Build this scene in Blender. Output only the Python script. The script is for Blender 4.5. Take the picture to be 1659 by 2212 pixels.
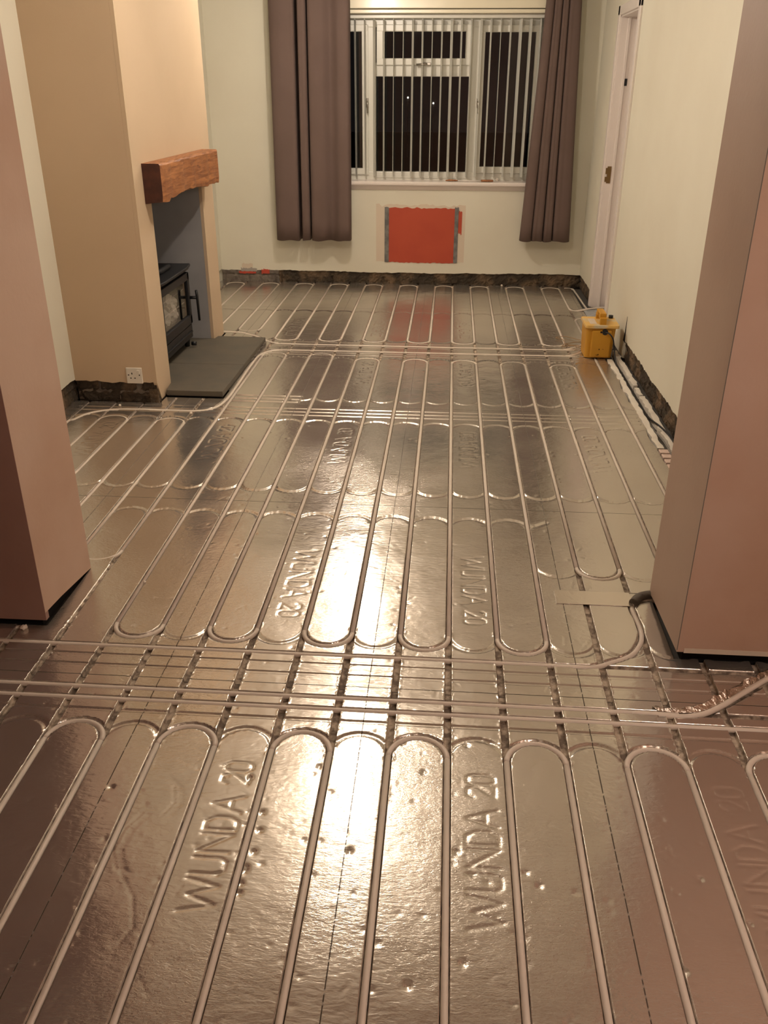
import bpy, bmesh, math, random
import numpy as np
from mathutils import Vector, Matrix
random.seed(7); rng = np.random.default_rng(11)
S = bpy.context.scene
for o in list(bpy.data.objects): bpy.data.objects.remove(o)

# ------------------------------------------------------------------ camera
PITCH, YAW, ROLL, CH, CX = .4537552, .0719531, .0030632, 1.5243, -.0392
def cam_axes():
    cp, sp = math.cos(PITCH), math.sin(PITCH)
    f = np.array([0, cp, -sp]); r = np.array([1., 0, 0]); u = np.array([0, sp, cp])
    cr, sr = math.cos(ROLL), math.sin(ROLL); r, u = r*cr+u*sr, -r*sr+u*cr
    c, s = math.cos(YAW), math.sin(YAW); Z = np.array([[c, -s, 0], [s, c, 0], [0, 0, 1]])
    return Z@r, Z@u, Z@f
R_, U_, F_ = cam_axes()
cd = bpy.data.cameras.new('camera'); co = bpy.data.objects.new('camera', cd)
bpy.context.collection.objects.link(co)
M = Matrix(((R_[0], U_[0], -F_[0], CX), (R_[1], U_[1], -F_[1], 0), (R_[2], U_[2], -F_[2], CH), (0, 0, 0, 1)))
co.matrix_world = M
cd.sensor_fit = 'VERTICAL'; cd.sensor_height = 36; cd.lens = 1875.97/2212*36; cd.clip_start = .05
S.camera = co
# ------------------------------------------------------------------ world, exposure
w = bpy.data.worlds.new('night'); S.world = w; w.use_nodes = True
bgn = w.node_tree.nodes['Background']; bgn.inputs[0].default_value = (.0045, .004, .004, 1); bgn.inputs[1].default_value = 1
S.view_settings.view_transform = 'Standard'; S.view_settings.look = 'None'
S.view_settings.exposure = 0.0; S.view_settings.gamma = 1
S.view_settings.use_curve_mapping = False
# ceiling lamps (position, power W, colour); the fittings are built further down
LAMPS = [((-.72, 6.08, 2.20), 38, (1, .86, .72)), ((-.50, 4.02, 2.20), 37, (1, .86, .72)), ((1.25, .45, 2.10), 37, (1, .81, .71))]

C = bpy.context.collection
# ------------------------------------------------------------------ materials
def mat(name, col, rough=.6, metal=0, bump=None, var=None, **kw):
    m = bpy.data.materials.new(name); m.use_nodes = True; nt = m.node_tree; b = nt.nodes['Principled BSDF']
    b.inputs['Base Color'].default_value = (*col, 1); b.inputs['Roughness'].default_value = rough; b.inputs['Metallic'].default_value = metal
    for k, v in kw.items(): b.inputs[k.replace('_', ' ')].default_value = v
    tc = nt.nodes.new('ShaderNodeTexCoord')
    if var:                                            # (second colour, noise scale, contrast lo, hi)
        n = nt.nodes.new('ShaderNodeTexNoise'); n.inputs['Scale'].default_value = var[1]; n.inputs['Detail'].default_value = 6
        r = nt.nodes.new('ShaderNodeValToRGB'); r.color_ramp.elements[0].position = var[2]; r.color_ramp.elements[1].position = var[3]
        r.color_ramp.elements[0].color = (*col, 1); r.color_ramp.elements[1].color = (*var[0], 1)
        nt.links.new(tc.outputs['Object'], n.inputs['Vector']); nt.links.new(n.outputs['Fac'], r.inputs['Fac']); nt.links.new(r.outputs['Color'], b.inputs['Base Color'])
    if bump:                                           # (scale, strength, distance)
        n = nt.nodes.new('ShaderNodeTexNoise'); n.inputs['Scale'].default_value = bump[0]; n.inputs['Detail'].default_value = 5
        bp = nt.nodes.new('ShaderNodeBump'); bp.inputs['Strength'].default_value = bump[1]; bp.inputs['Distance'].default_value = bump[2]
        nt.links.new(tc.outputs['Object'], n.inputs['Vector']); nt.links.new(n.outputs['Fac'], bp.inputs['Height']); nt.links.new(bp.outputs['Normal'], b.inputs['Normal'])
    return m
def s(h):                                              # sRGB hex -> linear
    v = [int(h[i:i+2], 16)/255 for i in (0, 2, 4)]
    return tuple(x/12.92 if x <= .04045 else ((x+.055)/1.055)**2.4 for x in v)
MT = {}
MT['white_wall'] = mat('matt off-white paint', (.74, .72, .61), .85, bump=(180, .12, .002), var=((.70, .67, .56), 1.6, .4, .7))
MT['ceiling'] = mat('white ceiling paint', (.82, .78, .70), .9)
MT['breast'] = mat('beige paint', (.58, .45, .31), .8, bump=(150, .12, .002), var=((.545, .42, .285), 2, .4, .7))
MT['plaster'] = mat('fresh pink plaster', (.60, .44, .345), .75, bump=(60, .15, .004), var=((.50, .325, .235), 1.6, .40, .68))
MT['plaster_smooth'] = mat('smooth grey-pink plaster', (.50, .37, .29), .6, bump=(60, .12, .004), var=((.44, .31, .24), 2.5, .4, .7))
MT['plaster_shaded'] = mat('shaded reddish plaster', (.34, .205, .17), .7, bump=(60, .15, .004), var=((.27, .15, .12), 2.0, .4, .7))  # left pier's dim front: shade is mixed into the plaster colour
MT['brick'] = mat('exposed old brick and mortar', (.05, .037, .025), .95, bump=(28, 1, .03), var=((.22, .145, .085), 7, .46, .72))
MT['mortar'] = mat('grey mortar', (.20, .17, .14), .95, bump=(40, .8, .02), var=((.12, .10, .085), 14, .4, .65))
MT['red'] = mat('old red plaster paint', (.47, .075, .036), .75, bump=(50, .2, .004), var=((.43, .064, .032), 5, .4, .7))
MT['redchip'] = mat('chipped red paint', (.50, .07, .04), .8)
MT['tape_grey'] = mat('grey metal bead', (.20, .20, .19), .5, bump=(120, .3, .004), var=((.12, .12, .12), 20, .4, .6))
MT['scuff'] = mat('bare buff plaster', (.66, .57, .46), .85, bump=(60, .2, .004))
MT['scuffgrey'] = mat('grey filler', (.36, .33, .30), .85)
MT['recess'] = mat('grey board lining', (.35, .355, .37), .8, bump=(50, .15, .003), var=((.29, .295, .31), 3, .4, .7))
MT['black'] = mat('matt black iron', (.009, .010, .013), .5, bump=(150, .15, .002))
MT['blackrub'] = mat('black rubber', (.012, .012, .014), .5)
MT['void'] = mat('dark cavity', (.006, .005, .005), 1)
MT['slate'] = mat('grey hearth stone', (.122, .106, .080), .6, bump=(90, .2, .003), var=((.098, .09, .072), 9, .4, .7))
MT['gloss'] = mat('white gloss paint', (.80, .74, .70), .3, bump=(40, .05, .002))
MT['upvc'] = mat('white window plastic', (.80, .79, .72), .3)
MT['pelmet'] = mat('cream gloss pelmet', (.84, .79, .62), .22)
MT['vane'] = mat('pale blind fabric', (.72, .72, .66), .8)
MT['curtain'] = mat('taupe curtain cloth', (.150, .103, .090), .9, bump=(500, .2, .001), var=((.135, .092, .080), 3, .4, .7))
MT['socket'] = mat('white plastic faceplate', (.74, .70, .62), .35)
MT['yellow'] = mat('worn yellow plastic', (.58, .29, .022), .45, bump=(60, .15, .003), var=((.56, .27, .02), 9, .45, .7))
MT['yellowlid'] = mat('dusty yellow lid', (.74, .47, .13), .5, bump=(70, .2, .003), var=((.60, .52, .36), 14, .5, .66))
MT['chrome'] = mat('dull chrome', (.45, .42, .38), .3, 1)
MT['brass'] = mat('aged brass', (.28, .19, .09), .4, 1)
MT['foam'] = mat('white insulation foam', (.84, .79, .70), .9, bump=(80, .5, .006), var=((.74, .68, .60), 12, .4, .7))
MT['pinkfoam'] = mat('pinkish foam offcut', (.72, .56, .49), .9, bump=(80, .4, .005))
MT['lag'] = mat('grey foam lagging', (.16, .145, .125), .9, bump=(90, .5, .006))
MT['cablegrey'] = mat('grey cable', (.20, .19, .175), .5)
MT['cabletan'] = mat('tan cable', (.36, .22, .10), .5)
MT['sheet'] = mat('pale plastic sheet', (.42, .45, .47), .2, bump=(25, .8, .02))
MT['paper'] = mat('crumpled pale paper', (.62, .58, .52), .8, bump=(30, .6, .02))
MT['crumb'] = mat('foam crumb', (.80, .72, .62), .8)
MT['concrete'] = mat('concrete subfloor', (.10, .09, .08), .9)
def glassmat():
    m = mat('window glass', (1, 1, 1), .02, Transmission_Weight=1.0, IOR=1.45); return m
MT['glass'] = glassmat()
def emat(name, col, st):
    m = bpy.data.materials.new(name); m.use_nodes = True; b = m.node_tree.nodes['Principled BSDF']
    b.inputs['Base Color'].default_value = (.8, .8, .8, 1); b.inputs['Emission Color'].default_value = (*col, 1); b.inputs['Emission Strength'].default_value = st
    return m
MT['glow'] = emat('lit lamp glass', (1, .83, .6), 14)
MT['glint_glow'] = emat('added window glint', (1, .9, .75), 6)
# pipe: off-white plastic
MT['pipe'] = mat('off-white heating pipe', (.74, .66, .57), .45, bump=(60, .05, .001), var=((.68, .60, .52), 5, .42, .7))
# aluminium foil face with dull foam showing in the cut channels
def foil():
    m = bpy.data.materials.new('crinkled aluminium foil'); m.use_nodes = True; nt = m.node_tree; N = nt.nodes; L = nt.links
    b = N['Principled BSDF']; tc = N.new('ShaderNodeTexCoord')
    def noise(scale, det=4, vec=None, dist=0, ro=.5):
        n = N.new('ShaderNodeTexNoise'); n.inputs['Scale'].default_value = scale; n.inputs['Detail'].default_value = det
        n.inputs['Distortion'].default_value = dist; n.inputs['Roughness'].default_value = ro
        L.new(vec if vec else tc.outputs['Object'], n.inputs['Vector']); return n.outputs['Fac']
    def ramp(x, a, b_, ca, cb):
        r = N.new('ShaderNodeValToRGB'); e = r.color_ramp.elements; e[0].position = a; e[1].position = b_; e[0].color = (*ca, 1); e[1].color = (*cb, 1)
        L.new(x, r.inputs['Fac']); return r.outputs['Color']
    def math_(op, a, b_):
        n = N.new('ShaderNodeMath'); n.operation = op
        for k, v in ((0, a), (1, b_)):
            if isinstance(v, (int, float)): n.inputs[k].default_value = v
            else: L.new(v, n.inputs[k])
        return n.outputs[0]
    mp = N.new('ShaderNodeMapping'); mp.inputs['Scale'].default_value = (1, 2.6, 1); mp.inputs['Rotation'].default_value = (0, 0, .12); L.new(tc.outputs['Object'], mp.inputs[0])
    base = ramp(noise(2.2, 6), .35, .7, (.60, .548, .495), (.64, .587, .53))
    att = N.new('ShaderNodeAttribute'); att.attribute_name = 'foam'
    at2 = N.new('ShaderNodeAttribute'); at2.attribute_name = 'seam'
    foamc = ramp(noise(42, 4), .40, .62, (.15, .11, .08), (.52, .43, .33))
    mx = N.new('ShaderNodeMix'); mx.data_type = 'RGBA'; L.new(att.outputs['Fac'], mx.inputs['Factor']); L.new(base, mx.inputs['A']); L.new(foamc, mx.inputs['B'])
    mx2 = N.new('ShaderNodeMix'); mx2.data_type = 'RGBA'; L.new(at2.outputs['Fac'], mx2.inputs['Factor']); L.new(mx.outputs['Result'], mx2.inputs['A']); mx2.inputs['B'].default_value = (.05, .035, .02, 1)
    L.new(mx2.outputs['Result'], b.inputs['Base Color'])
    L.new(math_('MULTIPLY', .84, math_('SUBTRACT', 1.0, math_('MAXIMUM', att.outputs['Fac'], at2.outputs['Fac']))), b.inputs['Metallic'])
    rr = N.new('ShaderNodeMapRange'); rr.inputs['From Min'].default_value = .3; rr.inputs['From Max'].default_value = .7
    rr.inputs['To Min'].default_value = .13; rr.inputs['To Max'].default_value = .21; L.new(noise(5, 5), rr.inputs['Value'])
    L.new(math_('MAXIMUM', rr.outputs[0], math_('MULTIPLY', att.outputs['Fac'], .8)), b.inputs['Roughness'])
    # crinkles: broad buckles, mid wrinkles, fine hammered grain, scattered dents
    h = math_('MULTIPLY', noise(9, 3), .8)
    h = math_('ADD', h, math_('MULTIPLY', noise(38, 4, mp.outputs[0], .6), .19))
    patch = noise(1.1, 2)
    cr = N.new('ShaderNodeMapRange'); cr.inputs['From Min'].default_value = .42; cr.inputs['From Max'].default_value = .62; L.new(patch, cr.inputs['Value'])
    h = math_('ADD', h, math_('MULTIPLY', math_('MULTIPLY', noise(95, 3, mp.outputs[0], 1.2), cr.outputs[0]), .27))
    bp = N.new('ShaderNodeBump'); bp.inputs['Strength'].default_value = 1; bp.inputs['Distance'].default_value = .0026; L.new(h, bp.inputs['Height'])
    L.new(bp.outputs['Normal'], b.inputs['Normal'])
    return m
MT['foil'] = foil()
MT['foiltape'] = mat('aluminium tape', (.68, .615, .545), .2, .85, bump=(30, .25, .003))
MT['foilplain'] = mat('torn foil', (.72, .66, .58), .2, 1, bump=(50, 1, .01))
def wood():
    m = mat('oiled oak beam', (.30, .12, .045), .5); nt = m.node_tree; N = nt.nodes; L = nt.links; b = N['Principled BSDF']
    tc = N.new('ShaderNodeTexCoord'); mp = N.new('ShaderNodeMapping'); mp.inputs['Scale'].default_value = (30, 2.5, 30); L.new(tc.outputs['Object'], mp.inputs[0])
    n = N.new('ShaderNodeTexNoise'); n.inputs['Scale'].default_value = 2; n.inputs['Detail'].default_value = 8; n.inputs['Distortion'].default_value = 1.2; L.new(mp.outputs[0], n.inputs['Vector'])
    r = N.new('ShaderNodeValToRGB'); e = r.color_ramp.elements; e[0].position = .3; e[1].position = .72; e[0].color = (.17, .055, .022, 1); e[1].color = (.46, .20, .075, 1)
    L.new(n.outputs['Fac'], r.inputs['Fac']); L.new(r.outputs['Color'], b.inputs['Base Color'])
    bp = N.new('ShaderNodeBump'); bp.inputs['Strength'].default_value = .4; bp.inputs['Distance'].default_value = .004; L.new(n.outputs['Fac'], bp.inputs['Height']); L.new(bp.outputs['Normal'], b.inputs['Normal'])
    return m
MT['wood'] = wood()
MT['endgrain'] = mat('dark stained end grain', (.050, .014, .009), .6, bump=(60, .3, .003), var=((.08, .024, .014), 20, .4, .65))

# ------------------------------------------------------------------ helpers
def obj(name, bm, m, parent=None, smooth=False):
    me = bpy.data.meshes.new(name)
    if isinstance(bm, bmesh.types.BMesh):
        bmesh.ops.recalc_face_normals(bm, faces=bm.faces[:]); bm.to_mesh(me); bm.free()
    else: me = bm
    o = bpy.data.objects.new(name, me); C.objects.link(o)
    for mm in (m if isinstance(m, (list, tuple)) else [m]): me.materials.append(MT[mm])
    if smooth: me.polygons.foreach_set('use_smooth', [True]*len(me.polygons))
    if parent: o.parent = parent; o.matrix_parent_inverse = parent.matrix_world.inverted() if parent.type != 'EMPTY' else Matrix.Translation(-parent.location)
    return o
def thing(name, loc, label, cat, group=None):
    o = bpy.data.objects.new(name, None); C.objects.link(o); o.location = loc; o.empty_display_size = .05
    return tag(o, label, cat, group)
def tag(o, label, cat, group=None, kind=None):
    o['label'] = label; o['category'] = cat
    if group: o['group'] = group
    if kind: o['kind'] = kind
    return o
def struct(name, bm, m, label=None, cat=None, parent=None, smooth=False):
    o = obj(name, bm, m, parent, smooth)
    if not parent:
        o['kind'] = 'structure'
        if label: o['label'] = label; o['category'] = cat
    return o
def box(bm, a, b, bev=0, seg=2, mi=0):
    x0, y0, z0 = a; x1, y1, z1 = b
    v = [bm.verts.new(p) for p in ((x0, y0, z0), (x1, y0, z0), (x1, y1, z0), (x0, y1, z0), (x0, y0, z1), (x1, y0, z1), (x1, y1, z1), (x0, y1, z1))]
    fs = [bm.faces.new([v[i] for i in f]) for f in ((0, 3, 2, 1), (4, 5, 6, 7), (0, 1, 5, 4), (1, 2, 6, 5), (2, 3, 7, 6), (3, 0, 4, 7))]
    for f in fs: f.material_index = mi
    if bev:
        es = list({e for f in fs for e in f.edges}); bmesh.ops.bevel(bm, geom=es, offset=bev, segments=seg, affect='EDGES', profile=.5)
    return v
def B(a, b, bev=0, seg=2):
    bm = bmesh.new(); box(bm, a, b, bev, seg); return bm
def tube(bm, pts, r, n=10, caps=True):
    P = [np.array(p, float) for p in pts]; rings = []; up = None
    for k, p in enumerate(P):
        t = P[min(k+1, len(P)-1)]-P[max(k-1, 0)]; t /= np.linalg.norm(t)
        if up is None:
            up = np.array([0, 0, 1.]) if abs(t[2]) < .9 else np.array([1., 0, 0])
        a = np.cross(t, up); a /= np.linalg.norm(a); b = np.cross(a, t); up = b
        rr = r[k] if isinstance(r, (list, tuple)) else r
        rings.append([bm.verts.new(p+rr*(math.cos(2*math.pi*j/n)*a+math.sin(2*math.pi*j/n)*b)) for j in range(n)])
    for A_, B_ in zip(rings, rings[1:]):
        for j in range(n): f = bm.faces.new((A_[j], A_[(j+1) % n], B_[(j+1) % n], B_[j])); f.smooth = True
    if caps: bm.faces.new(rings[0][::-1]); bm.faces.new(rings[-1])
def T(pts, r, n=10):
    bm = bmesh.new(); tube(bm, pts, r, n); return bm
def cyl(bm, c, axis, r, h, n=20, r2=None):
    c = np.array(c, float); ax = {'x': (1, 0, 0), 'y': (0, 1, 0), 'z': (0, 0, 1)}[axis]; ax = np.array(ax, float)
    tube(bm, [c, c+ax*h], [r, r2 if r2 is not None else r], n)
def smoothpath(pts, n=8):                              # Catmull-Rom
    P = [np.array(p, float) for p in pts]; P = [2*P[0]-P[1]]+P+[2*P[-1]-P[-2]]; out = []
    for k in range(1, len(P)-2):
        for t in np.linspace(0, 1, n, endpoint=False):
            a, b, c, d = P[k-1:k+3]
            out.append(.5*((2*b)+(-a+c)*t+(2*a-5*b+4*c-d)*t*t+(-a+3*b-3*c+d)*t**3))
    out.append(P[-2]); return out
def prism(bm, poly, axis, lo, hi):                     # extrude a 2-D outline along an axis
    def P(u, v, t): return {'x': (t, u, v), 'y': (u, t, v), 'z': (u, v, t)}[axis]
    a = [bm.verts.new(P(u, v, lo)) for u, v in poly]; b = [bm.verts.new(P(u, v, hi)) for u, v in poly]; n = len(poly)
    for k in range(n): bm.faces.new((a[k], a[(k+1) % n], b[(k+1) % n], b[k]))
    bm.faces.new(a[::-1]); bm.faces.new(b)
def PR(poly, axis, lo, hi):
    bm = bmesh.new(); prism(bm, poly, axis, lo, hi); return bm
def blob(bm, c, r, sub=2, amp=.3, flat=1, seed=0):
    g = np.random.default_rng(seed); res = bmesh.ops.create_icosphere(bm, subdivisions=sub, radius=r)
    for v in res['verts']:
        k = 1+amp*(g.random()-.5)*2; v.co = Vector((v.co.x*k, v.co.y*k, v.co.z*k*flat))+Vector(c)

# ================================================================== FLOOR: grooved foil-faced insulation boards
P_ = .15
XS = [-9.5, -5.5, -1.5, 2.5, 6.5]                       # lengthwise joints between boards (in pipe pitches)
YS = [1.984, 3.177, 4.375, 5.512, 6.672]                # crosswise joints
Y0, Y1 = .70, 7.655; XL, XR = -2.06, 1.72
def snapped(vals, lo, hi, fill):
    vals = sorted(v for v in vals if lo <= v <= hi); out = list(vals)
    f = [x for x in fill if lo < x < hi]; va = np.array(vals)
    f = [x for x in f if np.min(np.abs(va-x)) > .0012]
    return np.array(sorted(set([lo, hi]+out+f)))
prof = (-.0114, -.0102, -.0092, -.0080, -.004, 0, .004, .0080, .0092, .0102, .0114)
xs = [i*P_+d for i in range(-14, 12) for d in prof]+[c*P_+d for c in XS for d in (-.0018, -.0008, .0008, .0018)]
X = snapped(xs, XL, XR, np.arange(XL, XR, .0042))
tg = []                                                # crosswise channels: (y, deep?)
for y, near, far in ((YS[0], 1, 1), (YS[2], 1, 0), (YS[3], 1, 1)):
    for k in (1, 2, 3):
        if far: tg.append((y+.05*k, 0))
        if near: tg.append((y-.05*k, 0))
PA, PB, PC, PD, PE = 2.134, 1.934, 1.884, 5.606, 5.460
tg = [(y, 1 if min(abs(y-q) for q in (PA, PB, PC, PD, PE)) < .012 else 0) for y, _ in tg]
tg = [(min((PA, PB, PC, PD, PE), key=lambda q: abs(q-y)) if d else y, d) for y, d in tg]
ys = [y+d for y, _ in tg for d in prof]+[c+d for c in YS for d in (-.002, -.001, .001, .002)]
fy = np.concatenate([np.arange(Y0, 2.8, .0042), np.arange(2.8, 4.6, .0065), np.arange(4.6, Y1, .0095)])
Y = snapped(ys, Y0, Y1, fy)
nx, ny = len(X), len(Y)
H = np.zeros((ny, nx), np.float32); FO = np.zeros_like(H); SE = np.zeros_like(H)
GX, GY = np.meshgrid(X, Y)
def put(sl, d, w, depth, foam):
    e = .0011
    t = np.clip((w+e-d)/(2*e), 0, 1); h = -depth*t*t*(3-2*t)
    H[sl] = np.minimum(H[sl], h)
    if foam: FO[sl] = np.maximum(FO[sl], (d < w+.0002).astype(np.float32))
def window(x0, x1, y0, y1):
    return (slice(*np.searchsorted(Y, (y0, y1))), slice(*np.searchsorted(X, (x0, x1))))
def seg(x0, y0, x1, y1, w=.0092, depth=.013, foam=True):
    sl = window(min(x0, x1)-.015, max(x0, x1)+.015, min(y0, y1)-.015, max(y0, y1)+.015)
    gx, gy = GX[sl], GY[sl]; dx, dy = x1-x0, y1-y0; t = np.clip(((gx-x0)*dx+(gy-y0)*dy)/(dx*dx+dy*dy), 0, 1)
    put(sl, np.hypot(gx-x0-t*dx, gy-y0-t*dy), w, depth, foam)
def col(i, y0, y1, **k): seg(i*P_, y0, i*P_, y1, **k)
def arc(i, apex, sg, w=.0072, depth=.0036, foam=False):  # half ring between pitch i and i+1
    xc = (i+.5)*P_; yc = apex-sg*.075
    sl = window(xc-.09, xc+.09, min(yc, apex)-.012, max(yc, apex)+.012); gx, gy = GX[sl], GY[sl]
    d = np.abs(np.hypot(gx-xc, gy-yc)-.075); d = np.where(sg*(gy-yc) >= 0, d, 1); put(sl, d, w, depth, foam)
def pl(pts, **k):
    for a, b in zip(pts, pts[1:]): seg(a[0], a[1], b[0], b[1], **k)
# lengthwise channels
for i in range(-7, 3): col(i, Y0, Y1)
for i in range(3, 7): col(i, Y0, 2.50 if i != 4 else 2.45); col(i, 2.57, Y1)
col(7, 5.3, Y1); col(7, Y0, 2.17)
for i in (8, 9, 10): col(i, Y0, 2.16)
for i in (-13, -12, -11, -10, -9, -8): col(i, Y0, 2.20)
col(-8, 2.2, 2.63, w=.004, depth=.006)
col(-8, 2.63, Y1)
for i in (-9,): col(i, 2.6, 4.44); col(i, 5.66, Y1)
for i in range(-13, -9): col(i, 2.6, 4.36 if i < -10 else 4.44, w=.0075); col(i, 5.8, Y1)
for y, deep in tg:
    a, b = XL, XR
    if 4 < y < 4.5: a = -1.22 if y > 4.38 else XL
    if y > 5: a = -1.2
    seg(a, y, b if y < 3 else .95, y, depth=.013 if deep else .003, foam=bool(deep), w=.0092 if deep else .0072)
for k in (.05, .10, .15): seg(-1.2, YS[2]+k, -5.5*P_, YS[2]+k, depth=.0045, foam=False, w=.0072)
# return-bend channels on every pair
DEEP = dict(w=.0092, depth=.013, foam=True)
for i in range(-14, 11):
    arc(i, 1.787, 1, **(DEEP if i % 2 else {}))
    if -8 < i < 3: arc(i, 2.182, -1, **(DEEP if i % 2 else {}))
    if -10 < i < 2: arc(i, 3.08, 1)
    if i > -14: arc(i, 3.28, -1)
    if i < 7:
        arc(i, 4.155, 1)
        if i >= -6: arc(i, 4.455, -1)
        if i > -10: arc(i, 5.315, 1); arc(i, 5.70, -1)
        arc(i, 6.578, 1); arc(i, 7.585, 1)
seg(2*P_, 3.01, 2.5*P_, 3.07, depth=.003, foam=False)
for i in (2, 3, 4, 5, 6): arc(i, 2.65, -1, **(DEEP if i % 2 else {})); arc(i, 2.19, -1)
# curved runs cut by hand
PTS_A = [(-2.3, PA), (.20, PA), (.30, PA), (.369, 2.131), (.423, 2.135), (.466, 2.154), (.542, 2.20), (.578, 2.251), (.597, 2.302), (.602, 2.367), (.598, 2.435), (.60, 2.485), (.625, 2.517), (.69, 2.53)]
PTS_B = [(-2.3, PB), (.40, PB), (.50, PB), (.579, 1.930), (.641, 1.928), (.693, 1.939), (.746, 1.970), (.803, 2.014), (.871, 2.069), (.921, 2.108), (.995, 2.15), (1.15, 2.21)]
PTS_C = [(-2.3, PC), (1.70, PC)]
PTS_D = [(.879, 5.778), (.835, 5.716), (.782, 5.655), (.727, 5.617), (.65, PD), (-1.0, PD), (-1.156, 5.62), (-1.247, 5.683), (-1.31, 5.763), (-1.389, 5.831), (-1.482, 5.886), (-1.66, 5.90)]
PTS_E = [(.874, 5.651), (.831, 5.57), (.778, 5.505), (.724, 5.468), (.65, PE), (-1.02, PE), (-1.12, 5.45), (-1.19, 5.40), (-1.225, 5.289), (-1.228, 5.016), (-1.222, 4.698), (-1.222, 4.467), (-1.25, 4.311), (-1.32, 4.256), (-1.443, 4.248), (-1.648, 4.253), (-1.794, 4.231), (-1.886, 4.164), (-1.925, 4.07), (-1.95, 3.93), (-1.95, 2.75)]
for L_ in (PTS_A[3:], PTS_B[3:], PTS_D[:5], PTS_D[5:], PTS_E[:5], PTS_E[5:]):
    pl([p[:2] for p in smoothpath([(*q, 0) for q in L_], 4)])
for a, b in ((.9, 6.42), ): arc(6, 6.50, 1)
pl([(.90, 6.86), (.90, 6.80), (.923, 6.745), (.97, 6.72), (1.04, 6.74)])
# joints between boards
for c in XS:
    x = c*P_; sl = window(x-.0035, x+.0035, Y0, Y1)
    brk = (rng.random(ny)[sl[0]] > .12)[:, None]
    SE[sl] = np.maximum(SE[sl], (np.abs(GX[sl]-x) < .0011)*brk*np.where(GY[sl] > 3.1, .7, 1))
for y in YS+[2.56]:
    x0 = XL if y != 2.56 else .36
    if y == YS[2]: x0 = -.83
    sl = window(x0, XR, y-.004, y+.004); SE[sl] = np.maximum(SE[sl], (np.abs(GY[sl]-y) < .0013)*1.)
# embossed lettering, pressed into each board
GL = {'W': [(0, 1, .22, 0), (.22, 0, .5, .85), (.5, .85, .78, 0), (.78, 0, 1, 1)], 'U': [(0, 1, 0, .18), (0, .18, .2, 0), (.2, 0, .8, 0), (.8, 0, 1, .18), (1, .18, 1, 1)],
      'N': [(0, 0, 0, 1), (0, 1, 1, 0), (1, 0, 1, 1)], 'D': [(0, 0, 0, 1), (0, 1, .65, 1), (.65, 1, 1, .72), (1, .72, 1, .28), (1, .28, .65, 0), (.65, 0, 0, 0)],
      'A': [(0, 0, .5, 1), (.5, 1, 1, 0), (.2, .38, .8, .38)],
      '2': [(0, .8, .2, 1), (.2, 1, .8, 1), (.8, 1, 1, .8), (1, .8, 1, .6), (1, .6, 0, 0), (0, 0, 1, 0)],
      '0': [(0, .2, 0, .8), (0, .8, .25, 1), (.25, 1, .75, 1), (.75, 1, 1, .8), (1, .8, 1, .2), (1, .2, .75, 0), (.75, 0, .25, 0), (.25, 0, 0, .2)]}
SPAN = [('W', 0, .083), ('U', .096, .139), ('N', .156, .207), ('D', .221, .259), ('A', .273, .326), ('2', .368, .400), ('0', .410, .442)]
def emboss(xc, ystart, sgn):                           # sgn +1: reads away from the camera with letter tops to the left
    for ch, a, b in SPAN:
        for (u0, v0, u1, v1) in GL[ch]:
            hh = .074 if ch not in '20' else .066
            q = [(xc-sgn*(v-.5)*hh, ystart+sgn*(a+u*(b-a))) for u, v in ((u0, v0), (u1, v1))]
            (xa, ya), (xb, yb) = q
            sl = window(min(xa, xb)-.012, max(xa, xb)+.012, min(ya, yb)-.012, max(ya, yb)+.012); gx, gy = GX[sl], GY[sl]
            dx, dy = xb-xa, yb-ya; t = np.clip(((gx-xa)*dx+(gy-ya)*dy)/(dx*dx+dy*dy), 0, 1); d = np.hypot(gx-xa-t*dx, gy-ya-t*dy)
            H[sl] = np.minimum(H[sl], -.0019*np.exp(-(d/.0036)**2))
for c in (-11.45, -7.45, -3.45, .55, 4.5):
    if c > -7: emboss(c*P_, 1.215, 1)
    emboss(c*P_, 2.775, -1) if -6 < c < 2 else None
    emboss(c*P_, 3.60, 1)
    if c > -7: emboss(c*P_, 4.78, 1)
    if c > -11: emboss(c*P_, 6.29, -1)
# dents and buckles in the foil; many sit beside the channels
def dent(x, y, r, dep, ry=1):
    sl = window(x-3*r, x+3*r, y-3*r*ry, y+3*r*ry); d2 = ((GX[sl]-x)/r)**2+((GY[sl]-y)/(r*ry))**2; H[sl] -= dep*np.exp(-d2)*(FO[sl] < .5)
for k in range(2600):
    y = Y0+(Y1-Y0)*rng.random()**1.5; i = rng.integers(-13, 8)
    x = i*P_+rng.choice([-1, 1])*rng.uniform(.012, .02) if rng.random() < .45 else rng.uniform(XL, 1.05)
    dent(x, y, rng.uniform(.0035, .007), rng.uniform(-.0006, .0018))
for x, y in ((-0.43, 1.495), (-0.425, 1.441), (-0.426, 1.378), (-0.434, 1.326), (-0.436, 1.292), (-0.435, 1.268), (-0.483, 1.605), (0.022, 1.412), (0.172, 1.366), (0.198, 1.332), (-0.319, 1.658), (0.544, 1.376), (-0.115, 1.759), (-0.058, 1.657), (0.05, 1.763), (-0.214, 1.397), (-0.812, 1.548), (0.617, 1.269), (0.459, 1.152), (0.035, 1.139), (-0.07, 1.083)):
    dent(x, y, .0065, .0032, 1.15)
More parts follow.
